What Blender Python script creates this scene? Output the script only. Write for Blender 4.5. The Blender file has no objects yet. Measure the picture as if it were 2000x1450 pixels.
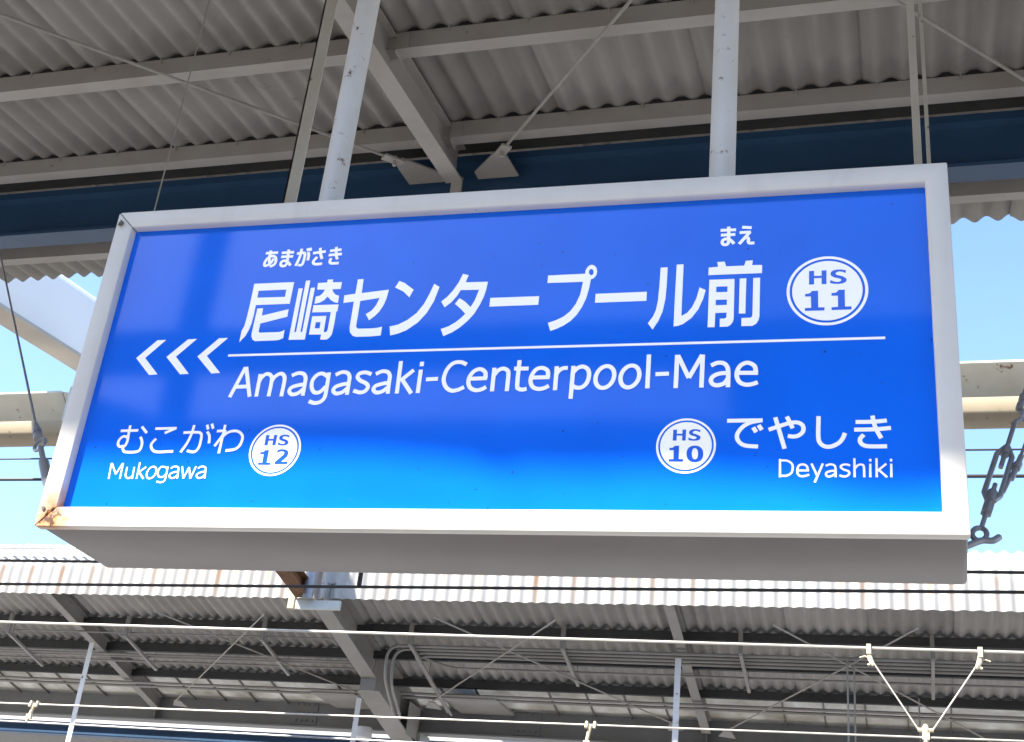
import bpy, bmesh, math, random
from mathutils import Vector, Matrix, geometry
random.seed(7)
SC = bpy.context.scene
COL = SC.collection
R = math.radians

# ------------------------------------------------------------------ camera
cd = bpy.data.cameras.new('camera')
cd.sensor_width = 36.0
cd.lens = 2548.91 / 2000 * 36.0
cd.shift_x = 0.0037
cd.shift_y = -0.0206
cd.clip_start = 0.05
cd.clip_end = 2000
cam = bpy.data.objects.new('camera', cd)
COL.objects.link(cam)
CR, CU, CF = (0.95805, 0.26902, 0.0988), (0.03693, -0.45775, 0.88831), (-0.2842, 0.8474, 0.44849)
cam.matrix_world = Matrix(((CR[0], CU[0], -CF[0], 1.0537), (CR[1], CU[1], -CF[1], -2.89427),
                           (CR[2], CU[2], -CF[2], 1.5646), (0, 0, 0, 1)))
SC.camera = cam

# ------------------------------------------------------------------ sky, sun, exposure
SUN_EL, SUN_AZ = R(48), R(39)          # the sun stands behind the camera, to its left
w = bpy.data.worlds.new('World')
SC.world = w
w.use_nodes = True
wn = w.node_tree.nodes
sky = wn.new('ShaderNodeTexSky')
sky.sky_type = 'NISHITA'
sky.sun_disc = False
sky.sun_elevation = SUN_EL
sky.sun_rotation = math.pi + SUN_AZ
sky.air_density = 1.0
sky.dust_density = 1.0
sky.ozone_density = 4.0
w.node_tree.links.new(sky.outputs[0], wn['Background'].inputs[0])
wn['Background'].inputs[1].default_value = 0.15
sl = bpy.data.lights.new('sun', 'SUN')
sl.energy = 5.0
sl.angle = R(1.2)
sl.color = (1.0, 0.94, 0.84)
sun = bpy.data.objects.new('sun', sl)
COL.objects.link(sun)
sdir = Vector((math.sin(SUN_AZ) * math.cos(SUN_EL), math.cos(SUN_AZ) * math.cos(SUN_EL), -math.sin(SUN_EL)))
sun.rotation_euler = sdir.to_track_quat('-Z', 'Y').to_euler()
sun.location = (-20, -25, 20)
vs = SC.view_settings
vs.view_transform = 'Standard'
vs.look = 'None'
vs.gamma = 1
vs.exposure = 1.6

# ------------------------------------------------------------------ materials
def nodes(name):
    m = bpy.data.materials.new(name)
    m.use_nodes = True
    return m, m.node_tree.nodes, m.node_tree.links, m.node_tree.nodes['Principled BSDF']

def mixc(nt, fac, a, b):
    n = nt.nodes.new('ShaderNodeMix')
    n.data_type = 'RGBA'
    for s, v in ((n.inputs[0], fac), (n.inputs[6], a), (n.inputs[7], b)):
        if hasattr(v, 'is_output'):
            nt.links.new(v, s)
        else:
            s.default_value = v if isinstance(v, float) else (*v, 1) if len(v) == 3 else v
    return n.outputs[2]

def ramp(nt, src, lo, hi, invert=False):
    n = nt.nodes.new('ShaderNodeMapRange')
    nt.links.new(src, n.inputs[0])
    n.inputs[1].default_value = lo
    n.inputs[2].default_value = hi
    if invert:
        n.inputs[3].default_value = 1
        n.inputs[4].default_value = 0
    return n.outputs[0]

def noise(nt, scale, detail=4, vec=None, stretch=None, rough=.6):
    n = nt.nodes.new('ShaderNodeTexNoise')
    n.inputs['Scale'].default_value = scale
    n.inputs['Detail'].default_value = detail
    n.inputs['Roughness'].default_value = rough
    if vec is None:
        tc = nt.nodes.new('ShaderNodeTexCoord')
        vec = tc.outputs['Object']
    if stretch:
        mp = nt.nodes.new('ShaderNodeMapping')
        mp.inputs['Scale'].default_value = stretch
        nt.links.new(vec, mp.inputs[0])
        vec = mp.outputs[0]
    nt.links.new(vec, n.inputs['Vector'])
    return n.outputs[0]

def math_(nt, op, a, b=None):
    n = nt.nodes.new('ShaderNodeMath')
    n.operation = op
    for i, v in enumerate((a, b)):
        if v is None:
            continue
        if hasattr(v, 'is_output'):
            nt.links.new(v, n.inputs[i])
        else:
            n.inputs[i].default_value = v
    return n.outputs[0]

def paint(name, col, rough=.55, var=.18, scale=3.0, rust=0.0, metal=0.0, dirt=(.35, .3, .25), stretch=None, bump=0.0, rustscale=14):
    """weathered paint: broad tone drift, grime and optional rust specks"""
    m, nd, ln, b = nodes(name)
    nt = m.node_tree
    n1 = noise(nt, scale, 5, stretch=stretch)
    dk = tuple(c * (1 - var) * (.75 + .25 * d / .3) for c, d in zip(col, dirt))
    lt = tuple(min(1, c * (1 + var * .5)) for c in col)
    c = mixc(nt, ramp(nt, n1, .3, .7), dk, lt)
    if rust:
        n2 = noise(nt, rustscale, 6, rough=.7)
        c = mixc(nt, ramp(nt, n2, .72 - rust * .12, .75 - rust * .08), c, (.13, .06, .025))
    ln.new(c, b.inputs['Base Color'])
    b.inputs['Roughness'].default_value = rough
    b.inputs['Metallic'].default_value = metal
    if bump:
        bp = nd.new('ShaderNodeBump')
        bp.inputs['Strength'].default_value = bump
        bp.inputs['Distance'].default_value = .01
        ln.new(noise(nt, scale * 18, 4), bp.inputs['Height'])
        ln.new(bp.outputs[0], b.inputs['Normal'])
    return m

def slate(name, c0, c1, off):
    """corrugated roofing sheet: each sheet a tone of its own, mottled, streaked along the slope"""
    m, nd, ln, b = nodes(name)
    nt = m.node_tree
    tc = nd.new('ShaderNodeTexCoord')
    sp = nd.new('ShaderNodeSeparateXYZ')
    ln.new(tc.outputs['Object'], sp.inputs[0])
    cell = math_(nt, 'FLOOR', math_(nt, 'DIVIDE', math_(nt, 'SUBTRACT', sp.outputs[0], off), .78))
    row = math_(nt, 'FLOOR', math_(nt, 'MULTIPLY', sp.outputs[1], 1.2))
    cb = nd.new('ShaderNodeCombineXYZ')
    ln.new(cell, cb.inputs[0]); ln.new(row, cb.inputs[1])
    wn_ = nd.new('ShaderNodeTexWhiteNoise')
    ln.new(cb.outputs[0], wn_.inputs[0])
    n1 = noise(nt, 2.2, 6, tc.outputs['Object'])
    n2 = noise(nt, 9, 4, tc.outputs['Object'], (1, .12, 1))
    f = math_(nt, 'ADD', math_(nt, 'MULTIPLY', wn_.outputs[0], .3), math_(nt, 'ADD', math_(nt, 'MULTIPLY', n1, .6), math_(nt, 'MULTIPLY', n2, .5)))
    c = mixc(nt, ramp(nt, f, .35, 1.0), c0, c1)
    n3 = noise(nt, 6, 7, tc.outputs['Object'], None, .75)
    c = mixc(nt, ramp(nt, n3, .66, .78), c, (.12, .11, .095))
    ln.new(c, b.inputs['Base Color'])
    b.inputs['Roughness'].default_value = .85
    return m

M = {}
M['slate'] = slate('slate_sheet', (.225, .208, .186), (.36, .337, .307), .17)
M['slate_far'] = slate('slate_sheet_far', (.22, .213, .20), (.36, .348, .33), -.07)
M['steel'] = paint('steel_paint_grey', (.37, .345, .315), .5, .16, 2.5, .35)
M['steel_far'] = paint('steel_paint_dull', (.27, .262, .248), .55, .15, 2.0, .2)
M['blue'] = paint('girder_blue_paint', (.030, .078, .155), .45, .18, 2.0, .1, dirt=(.3, .3, .3))
M['white_post'] = paint('white_post_paint', (.70, .69, .67), .4, .08, 5, .86, rustscale=17)
M['hanger'] = paint('hanger_paint', (.56, .54, .48), .5, .12, 4, .6)
M['galv'] = paint('galvanised_steel', (.30, .31, .34), .4, .2, 30, .2, metal=.25)
M['rod'] = paint('dull_rod', (.33, .31, .28), .6, .2, 8, .3)
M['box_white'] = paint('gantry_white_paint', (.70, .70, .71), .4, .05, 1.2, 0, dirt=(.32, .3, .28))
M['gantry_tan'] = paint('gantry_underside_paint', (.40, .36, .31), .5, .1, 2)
M['fascia_plain'] = paint('edge_strip_paint', (.42, .41, .40), .6, .08, 3)
M['cavity_shade'] = paint('painted_cavity_shade', (.035, .033, .03), .9, .3, 6)  # near-black colour standing for the shade in the roof cavities
M['beam_pale'] = paint('pale_green_grey_paint', (.52, .55, .53), .5, .14, 3, .85, rustscale=7)
M['beam_cream'] = paint('cream_paint', (.43, .37, .265), .5, .10, 4, .75, rustscale=12)
M['wire_dark'] = paint('dark_cable', (.035, .036, .04), .6, .2, 20)
M['wire_light'] = paint('bright_trolley_wire', (.50, .475, .42), .35, .12, 6, 0)
M['clamp'] = paint('cast_bronze_clamp', (.62, .55, .40), .45, .15, 25)
M['far_platform'] = paint('pale_concrete', (.46, .45, .43), .85, .12, 1.2)
M['purlin_dark'] = paint('dark_purlin_paint', (.05, .05, .05), .6, .2, 3)
M['girder_grey'] = paint('girder_grey_paint', (.20, .20, .20), .55, .12, 2.5, .2)
M['cabinet'] = paint('cabinet_grey_enamel', (.22, .20, .197), .45, .10, 3, .1)
M['house_wall'] = paint('house_wall_render', (.22, .22, .23), .8, .15, .5)
M['rusty'] = paint('rusted_steel', (.16, .075, .035), .8, .45, 9, .3)
M['mullion'] = paint('dark_bar', (.16, .15, .14), .6, .2, 8)
M['concrete'] = paint('platform_concrete', (.18, .18, .18), .85, .18, 1.2)
M['ballast'] = paint('ballast', (.28, .27, .26), .95, .5, 12)
M['earth'] = paint('ground_earth', (.24, .235, .22), .95, .3, .3)
M['screw'] = paint('screw_steel', (.12, .10, .08), .5, .2, 40)

def fascia_mat():
    m, nd, ln, b = nodes('fascia_white_rust')
    nt = m.node_tree
    tc = nd.new('ShaderNodeTexCoord')
    sp = nd.new('ShaderNodeSeparateXYZ')
    ln.new(tc.outputs['Object'], sp.inputs[0])
    X, Z = sp.outputs[0], sp.outputs[2]
    u = math_(nt, 'DIVIDE', X, .195)
    cell = math_(nt, 'FLOOR', u)
    fr = math_(nt, 'SUBTRACT', math_(nt, 'FRACT', u), .5)
    wob = math_(nt, 'MULTIPLY', math_(nt, 'SUBTRACT', noise(nt, 14, 3, tc.outputs['Object']), .5), .16)
    d = math_(nt, 'ABSOLUTE', math_(nt, 'ADD', fr, wob))
    w1 = nd.new('ShaderNodeTexWhiteNoise')
    w1.noise_dimensions = '1D'
    ln.new(cell, w1.inputs['W'])
    strength = ramp(nt, w1.outputs[0], .15, .9)
    streak = ramp(nt, d, .05, .19, True)
    low = ramp(nt, Z, 5.47, 5.44)
    fade = ramp(nt, Z, 5.02, 5.42)
    f = math_(nt, 'MULTIPLY', math_(nt, 'MULTIPLY', streak, low), math_(nt, 'MULTIPLY', strength, math_(nt, 'ADD', math_(nt, 'MULTIPLY', fade, .58), .12)))
    n1 = noise(nt, 5, 5, tc.outputs['Object'], (1, 1, .25))
    base = mixc(nt, ramp(nt, n1, .3, .75), (.36, .345, .32), (.46, .45, .42))
    c = mixc(nt, f, base, (.33, .145, .035))
    ln.new(c, b.inputs['Base Color'])
    b.inputs['Roughness'].default_value = .7
    return m
M['fascia'] = fascia_mat()

def skylight_mat():
    m, nd, ln, b = nodes('skylight_sheet')
    nt = m.node_tree
    c = mixc(nt, ramp(nt, noise(nt, 3, 5), .3, .7), (.34, .32, .28), (.62, .62, .60))
    tr = nd.new('ShaderNodeBsdfTranslucent')
    ln.new(c, tr.inputs[0]); ln.new(c, b.inputs['Base Color'])
    mx = nd.new('ShaderNodeMixShader')
    mx.inputs[0].default_value = .4
    ln.new(b.outputs[0], mx.inputs[1]); ln.new(tr.outputs[0], mx.inputs[2])
    ln.new(mx.outputs[0], nd['Material Output'].inputs[0])
    return m
M['skylight'] = skylight_mat()

def frame_mat():
    """white painted cabinet: faint grime, rust bleeding out of the lower left mitre, a little at the lower right"""
    m, nd, ln, b = nodes('sign_white_paint')
    nt = m.node_tree
    tc = nd.new('ShaderNodeTexCoord')
    ob = tc.outputs['Object']
    n1 = noise(nt, 4, 5, ob, (1, 1, 1))
    base = mixc(nt, ramp(nt, n1, .3, .7), (.69, .655, .60), (.765, .73, .675))
    def spot(cx, cz, r0, r1):
        vm = nd.new('ShaderNodeVectorMath')
        vm.operation = 'DISTANCE'
        ln.new(ob, vm.inputs[0])
        vm.inputs[1].default_value = (cx, 0, cz)
        nz = math_(nt, 'MULTIPLY', math_(nt, 'SUBTRACT', noise(nt, 30, 5, ob), .5), r1 * 1.1)
        return ramp(nt, math_(nt, 'ADD', vm.outputs['Value'], nz), r0, r1, True)
    halo = math_(nt, 'MULTIPLY', spot(-1.150, .028, .02, .10), .92)
    c = mixc(nt, halo, base, (.50, .19, .02))
    core = ramp(nt, math_(nt, 'MULTIPLY', spot(-1.155, .03, .02, .07), noise(nt, 70, 4, ob)), .42, .5)
    c = mixc(nt, core, c, (.09, .035, .012))
    n4 = noise(nt, 48, 3, ob)
    c = mixc(nt, ramp(nt, n4, .735, .765), c, (.16, .12, .09))
    n5 = noise(nt, 9, 5, ob, (1, 1, .12))
    c = mixc(nt, math_(nt, 'MULTIPLY', ramp(nt, n5, .56, .8), .35), c, (.42, .40, .36))
    c = mixc(nt, math_(nt, 'MULTIPLY', spot(1.15, .06, .0, .03), .45), c, (.5, .28, .12))
    ln.new(c, b.inputs['Base Color'])
    b.inputs['Roughness'].default_value = .42
    return m
M['sign_white'] = frame_mat()

def panel_mat():
    m, nd, ln, b = nodes('sign_blue_acrylic')
    nt = m.node_tree
    tc = nd.new('ShaderNodeTexCoord')
    ob = tc.outputs['Object']
    n1 = noise(nt, 2.0, 3, ob)
    c = mixc(nt, ramp(nt, n1, .3, .7), (.002, .134, .80), (.003, .160, .92))
    n2 = noise(nt, 55, 3, ob)
    c = mixc(nt, ramp(nt, n2, .725, .75), c, (.01, .03, .12))
    # fine scuffs near the bottom edge
    n3 = noise(nt, 8, 6, ob, (1, 1, 14), .8)
    sp = nd.new('ShaderNodeSeparateXYZ')
    ln.new(ob, sp.inputs[0])
    sc = math_(nt, 'MULTIPLY', ramp(nt, n3, .66, .74), ramp(nt, sp.outputs[2], .06, .2, True))
    c = mixc(nt, math_(nt, 'MULTIPLY', sc, .35), c, (.25, .55, .95))
    ln.new(c, b.inputs['Base Color'])
    b.inputs['Roughness'].default_value = .065
    ln.new(c, b.inputs['Emission Color'])
    b.inputs['Emission Strength'].default_value = .012
    b.inputs['IOR'].default_value = 1.39
    bp = nd.new('ShaderNodeBump')
    bp.inputs['Strength'].default_value = .05
    bp.inputs['Distance'].default_value = .01
    ln.new(noise(nt, 1.6, 2, ob), bp.inputs['Height'])
    ln.new(bp.outputs[0], b.inputs['Normal'])
    return m
M['panel'] = panel_mat()

GLOW = .09
def film(name, col):
    m, nd, ln, b = nodes(name)
    nt = m.node_tree
    c = mixc(nt, ramp(nt, noise(nt, 6, 3), .3, .7), tuple(x * .97 for x in col), col)
    ln.new(c, b.inputs['Base Color'])
    b.inputs['Roughness'].default_value = .12
    # the sign is a lit box: the film passes some of the lamp light behind it
    ln.new(c, b.inputs['Emission Color'])
    b.inputs['Emission Strength'].default_value = GLOW
    return m
M['letter'] = film('white_sign_film', (.88, .88, .88))
M['badge'] = film('ivory_sign_film', (.86, .86, .78))
M['letter_blue'] = film('blue_sign_film', (.012, .10, .62))

# ------------------------------------------------------------------ helpers
class MB:
    """collects shapes given in world coordinates and links them as one mesh object"""
    def __init__(s):
        s.v, s.f, s.sm = [], [], []
    def add(s, vs_, fs, smooth=False):
        o = len(s.v)
        s.v += [tuple(p) for p in vs_]
        s.f += [tuple(i + o for i in f) for f in fs]
        s.sm += [smooth] * len(fs)
        return s
    def box(s, x0, x1, y0, y1, z0, z1):
        s.add([(x, y, z) for z in (z0, z1) for y in (y0, y1) for x in (x0, x1)],
              [(0, 2, 3, 1), (4, 5, 7, 6), (0, 1, 5, 4), (2, 6, 7, 3), (0, 4, 6, 2), (1, 3, 7, 5)])
        return s
    def bar(s, p0, p1, wd, h, up=(0, 0, 1), ox=0.0, oz=0.0):
        """box along p0-p1: wd across, h along up; the line runs through the middle of its underside"""
        p0, p1, up = Vector(p0), Vector(p1), Vector(up)
        d = (p1 - p0).normalized()
        sd = d.cross(up).normalized()
        u = sd.cross(d).normalized()
        c = []
        for p in (p0, p1):
            for a, b_ in ((-.5, 0), (.5, 0), (.5, 1), (-.5, 1)):
                c.append(p + sd * (a * wd + ox) + u * (b_ * h + oz))
        s.add(c, [(0, 1, 2, 3), (7, 6, 5, 4), (0, 4, 5, 1), (1, 5, 6, 2), (2, 6, 7, 3), (3, 7, 4, 0)])
        return s
    def ibeam(s, p0, p1, wd, h, tf=.012, tw=.009):
        s.bar(p0, p1, wd, tf)
        s.bar(p0, p1, tw, h - 2 * tf, oz=tf)
        s.bar(p0, p1, wd, tf, oz=h - tf)
        return s
    def prism_x(s, prof, x0, x1):
        n = len(prof)
        s.add([(x0, y, z) for y, z in prof] + [(x1, y, z) for y, z in prof],
              [tuple(range(n)), tuple(range(2 * n - 1, n - 1, -1))] + [(i, i + n, (i + 1) % n + n, (i + 1) % n) for i in range(n)])
        return s
    def plate(s, pts, th):
        """flat polygon given in the order seen from below, thickened upwards"""
        n = len(pts)
        s.add([Vector(p) for p in pts] + [Vector(p) + Vector((0, 0, th)) for p in pts],
              [tuple(range(n)), tuple(range(2 * n - 1, n - 1, -1))] + [(i, i + n, (i + 1) % n + n, (i + 1) % n) for i in range(n)])
        return s
    def tube(s, pts, r, n=8, caps=True, round_=0.0, closed=False):
        pts = [Vector(p) for p in pts]
        if round_:
            q = [pts[0]]
            for a, b_, c in zip(pts, pts[1:], pts[2:]):
                d0, d1 = (a - b_), (c - b_)
                r0 = min(round_, d0.length * .45, d1.length * .45)
                A, C_ = b_ + d0.normalized() * r0, b_ + d1.normalized() * r0
                for i in range(7):
                    t = i / 6
                    q.append(A * (1 - t) ** 2 + b_ * 2 * t * (1 - t) + C_ * t * t)
            q.append(pts[-1])
            pts = q
        rs = r if isinstance(r, (list, tuple)) else [r] * len(pts)
        rings = []
        m_ = len(pts)
        nrm = None
        for i, p in enumerate(pts):
            if closed:
                d = pts[(i + 1) % m_] - pts[i - 1]
            else:
                d = pts[min(i + 1, m_ - 1)] - pts[max(i - 1, 0)]
            d = d.normalized()
            if nrm is None:
                nrm = d.cross(Vector((0, 0, 1)) if abs(d.z) < .9 else Vector((1, 0, 0))).normalized()
            nrm = (nrm - d * nrm.dot(d)).normalized()
            bn = d.cross(nrm)
            rings.append([p + (nrm * math.cos(2 * math.pi * k / n) + bn * math.sin(2 * math.pi * k / n)) * rs[i] for k in range(n)])
        vs_ = [v for ring in rings for v in ring]
        fs = []
        for i in range(m_ if closed else m_ - 1):
            for k in range(n):
                a, b_ = i * n, ((i + 1) % m_) * n
                fs.append((a + k, a + (k + 1) % n, b_ + (k + 1) % n, b_ + k))
        s.add(vs_, fs, True)
        if caps and not closed:
            s.add(rings[0], [tuple(range(n - 1, -1, -1))])
            s.add(rings[-1], [tuple(range(n))])
        return s
    def build(s, name, mat, parent=None, base=None, bevel=0.0, doubles=False):
        me = bpy.data.meshes.new(name)
        off = Vector((0, 0, 0))
        if parent is not None:
            off = Vector(parent.get('_base', (0, 0, 0)))
        elif base is not None:
            off = Vector(base)
        me.from_pydata([tuple(Vector(p) - off) for p in s.v], [], s.f)
        me.polygons.foreach_set('use_smooth', s.sm)
        bm = bmesh.new()
        bm.from_mesh(me)
        if bevel or doubles:
            bmesh.ops.remove_doubles(bm, verts=bm.verts, dist=1e-5)
        if bevel:
            eds = [e for e in bm.edges if len(e.link_faces) == 2 and e.calc_face_angle(0) > .5]
            bmesh.ops.bevel(bm, geom=eds, offset=bevel, segments=2, affect='EDGES', profile=.5)
        bmesh.ops.recalc_face_normals(bm, faces=bm.faces)
        bm.to_mesh(me)
        bm.free()
        me.set_sharp_from_angle(angle=R(42))
        me.materials.append(mat)
        o = bpy.data.objects.new(name, me)
        COL.objects.link(o)
        if parent is not None:
            o.parent = parent
            o['_base'] = tuple(off)
        elif base is not None:
            o.location = off
            o['_base'] = tuple(off)
        return o

def tag(o, label=None, cat=None, group=None, kind=None):
    for k, v in (('label', label), ('category', cat), ('group', group), ('kind', kind)):
        if v:
            o[k] = v
    return o

def thing(name, label, cat, loc=(0, 0, 0), group=None):
    o = bpy.data.objects.new(name, None)
    COL.objects.link(o)
    o.empty_display_size = .2
    o.location = loc
    o['_base'] = tuple(loc)
    return tag(o, label, cat, group)

PITCH = .13
def corrugated(mb, x0, x1, prof, amp=.019, th=.006, sheet=.78, lap=.014, off=0.0, seg=10, jag=0.0):
    """corrugated sheets side by side along X, each following the (y, z) profile; every sheet laps over its neighbour"""
    n0 = math.floor((x0 - off) / sheet)
    n1 = math.ceil((x1 - off) / sheet)
    prof_ = list(prof)
    for k in range(n0, n1):
        if jag:                                   # cut edges that do not line up
            prof = [(prof_[0][0] + (random.random() - .5) * 2 * jag, prof_[0][1])] + prof_[1:]
        a = max(x0, off + k * sheet)
        b_ = min(x1, off + (k + 1) * sheet + .045)
        if b_ - a < .02:
            continue
        ns = max(2, int(round((b_ - a) / PITCH * seg)))
        rnd = (random.random() - .5) * .004
        ring0, ring1 = [], []
        for i in range(ns + 1):
            x = a + (b_ - a) * i / ns
            wv = amp * math.cos(2 * math.pi * (x - off) / PITCH)
            z_ = lap * (x - (off + k * sheet)) / sheet + rnd
            ring0.append((x, wv + z_))
        m_ = len(prof)
        vs_, fs = [], []
        for t in (0, th):
            for x, h in ring0:
                for j, (y, z) in enumerate(prof):
                    j0, j1 = max(j - 1, 0), min(j + 1, m_ - 1)
                    ty, tz = prof[j1][0] - prof[j0][0], prof[j1][1] - prof[j0][1]
                    L = math.hypot(ty, tz)
                    ny, nz = -tz / L, ty / L
                    vs_.append((x, y + ny * (h + t), z + nz * (h + t)))
        N = (ns + 1) * m_
        for i in range(ns):
            for j in range(m_ - 1):
                a0 = i * m_ + j
                fs.append((a0, a0 + m_, a0 + m_ + 1, a0 + 1))
                fs.append((N + a0, N + a0 + 1, N + a0 + m_ + 1, N + a0 + m_))
            for j in (0, m_ - 1):
                a0 = i * m_ + j
                fs.append((a0, a0 + m_, N + a0 + m_, N + a0))
        for i in (0, ns):
            for j in range(m_ - 1):
                a0 = i * m_ + j
                fs.append((a0, a0 + 1, N + a0 + 1, N + a0))
        mb.add(vs_, fs, True)
    return mb

# ------------------------------------------------------------------ outlines and strokes of the lettering, metres in the sign plane
TITLE = [[[-.7097,.7504,-.5846,.7502,-.5852,.6793,-.6904,.6792,-.6903,.6438,-.6916,.6202,-.695,.6013,-.7025,.58,-.7175,.5602,-.7182,.5967,-.7126,.6119,-.7111,.63,-.7104,.6519,-.7095,.6776,-.7095,.7165],[-.691,.7264,-.6046,.7263,-.6041,.7026,-.6906,.7034]],[[-.6833,.6673,-.6654,.6681,-.6645,.6438,-.5853,.6616,-.5847,.6374,-.6641,.6183,-.6641,.5922,-.6599,.5888,-.6004,.589,-.5922,.5911,-.585,.5957,-.5846,.5689,-.5956,.5639,-.6056,.5625,-.6693,.5622,-.6782,.5675,-.683,.5766,-.6849,.5875]],[[-.5671,.7283,-.5542,.7284,-.5542,.5875,-.5487,.5873,-.5486,.7531,-.5353,.7534,-.5354,.5873,-.53,.5871,-.5294,.7284,-.5166,.7291,-.5178,.5623,-.5672,.563]],[[-.4817,.7533,-.4651,.7534,-.4646,.7438,-.4367,.7433,-.4368,.7209,-.4624,.721,-.4585,.7127,-.45,.7032,-.4377,.6987,-.4377,.6755,-.4493,.6787,-.4616,.6865,-.4726,.6978,-.4812,.6864,-.4936,.6787,-.5088,.6761,-.5091,.6989,-.4961,.7025,-.4889,.7104,-.4847,.7209,-.5089,.722,-.5098,.7435,-.4819,.7441]],[[-.5111,.6713,-.4347,.6708,-.4348,.6483,-.4381,.6481,-.4372,.618,-.438,.5879,-.4392,.5755,-.445,.5651,-.4525,.5601,-.4711,.5607,-.4714,.5766,-.5082,.5775,-.5084,.6354,-.4656,.6355,-.4647,.5838,-.4591,.5836,-.4554,.5867,-.4541,.5937,-.4541,.6473,-.5107,.6483],[-.4941,.6162,-.4795,.616,-.4794,.5964,-.494,.5969]],[[-.3895,.75,-.3722,.7501,-.3709,.7045,-.2908,.7123,-.2935,.6858,-.2986,.6645,-.3087,.6435,-.3199,.6297,-.3352,.6165,-.3479,.6365,-.3325,.6471,-.3218,.6637,-.3145,.6867,-.371,.6792,-.3708,.5998,-.3683,.5944,-.3628,.591,-.3271,.5908,-.3075,.5919,-.2935,.5952,-.2936,.5676,-.3232,.5656,-.3662,.5658,-.3767,.5697,-.3861,.5809,-.3895,.5969,-.3902,.6782,-.4209,.6749,-.4224,.6995,-.3898,.7035]],[[-.2639,.7389,-.247,.7314,-.2173,.7084,-.2269,.6847,-.2464,.7035,-.2734,.7182]],[[-.1596,.725,-.1427,.714,-.1531,.6691,-.1694,.6327,-.1915,.6038,-.2208,.5813,-.2438,.5717,-.2659,.5667,-.2717,.5948,-.2479,.5997,-.2221,.6137,-.1989,.6339,-.1814,.6614,-.1693,.6929]],[[-.0796,.7528,-.0625,.7479,-.0686,.7254,-.0046,.7242,-.0073,.6981,-.0114,.6771,-.0198,.653,-.0326,.6256,-.0491,.6037,-.0675,.5854,-.088,.5706,-.1124,.5594,-.1226,.5818,-.1015,.5892,-.0822,.6015,-.0679,.6148,-.0581,.6263,-.0728,.642,-.0916,.6586,-.0804,.6757,-.0643,.6653,-.0454,.6467,-.0358,.6677,-.0275,.6999,-.0799,.701,-.0889,.6823,-.1027,.6634,-.1198,.6483,-.1319,.6673,-.1163,.6817,-.1024,.7006,-.0892,.725]],[[.0074,.6728,.1441,.6725,.1439,.6459,.0077,.6457]],[[.1633,.7358,.2653,.7364,.2656,.7469,.2703,.7564,.276,.7622,.2829,.7636,.29,.7601,.296,.7516,.298,.7409,.296,.7297,.2904,.7213,.2823,.7178,.2796,.6905,.2741,.6615,.2653,.6362,.252,.6113,.2367,.5932,.218,.5796,.2005,.5709,.1839,.5651,.1752,.5896,.1953,.5965,.2158,.6067,.2329,.6222,.2465,.6438,.2565,.6726,.2613,.7113,.1634,.7123],[.2885,.7402,.288,.7353,.2858,.7319,.2826,.7307,.2792,.7322,.2765,.7359,.2752,.7408,.2758,.7457,.278,.7492,.2812,.7504,.2846,.7489,.2873,.7452]],[[.2984,.6728,.4356,.6732,.4356,.6458,.2983,.6456]],[[.4686,.745,.4871,.7453,.4871,.6935,.4854,.6492,.4798,.6129,.4699,.5842,.456,.5595,.4427,.5789,.4549,.5975,.462,.6172,.4662,.6464,.468,.6944]],[[.5109,.7522,.529,.7523,.529,.5968,.5437,.6058,.5558,.6225,.566,.6476,.5732,.6803,.5894,.6713,.5835,.645,.5719,.6146,.5554,.59,.5339,.5729,.5215,.5683,.51,.5669,.5101,.6518]],[[.6169,.7546,.636,.7551,.6403,.7404,.6869,.7402,.6906,.7545,.7091,.7551,.7071,.7407,.7328,.7399,.7327,.7154,.5949,.7159,.5953,.7389,.6197,.7401]],[[.598,.7016,.6628,.7015,.663,.5842,.6612,.5753,.6559,.5666,.6483,.5616,.6282,.5614,.6279,.5851,.6408,.5853,.6443,.5893,.6446,.6024,.6159,.6021,.6154,.561,.5974,.5613],[.6165,.6802,.6453,.6799,.6452,.6633,.6164,.6637],[.6163,.6409,.6446,.6406,.6447,.6249,.6161,.6251]],[[.6761,.7016,.6931,.7019,.6921,.5978,.6757,.5985]],[[.7107,.7018,.7282,.702,.7276,.5888,.7258,.5782,.7205,.5678,.7099,.5611,.6826,.5616,.6826,.5852,.705,.5852,.7088,.5877,.7102,.5948]]]
ARROWS = [[[-.9792,.5752,-.951,.5754,-1.005,.5185,-.9522,.4649,-.9786,.4634,-1.0341,.5189]],[[-.8813,.5748,-.8528,.5755,-.907,.5198,-.8534,.4641,-.8807,.4632,-.9371,.5198]],[[-.7835,.5752,-.7552,.5753,-.8096,.5194,-.7562,.4646,-.7833,.4635,-.839,.5186]]]
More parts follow.
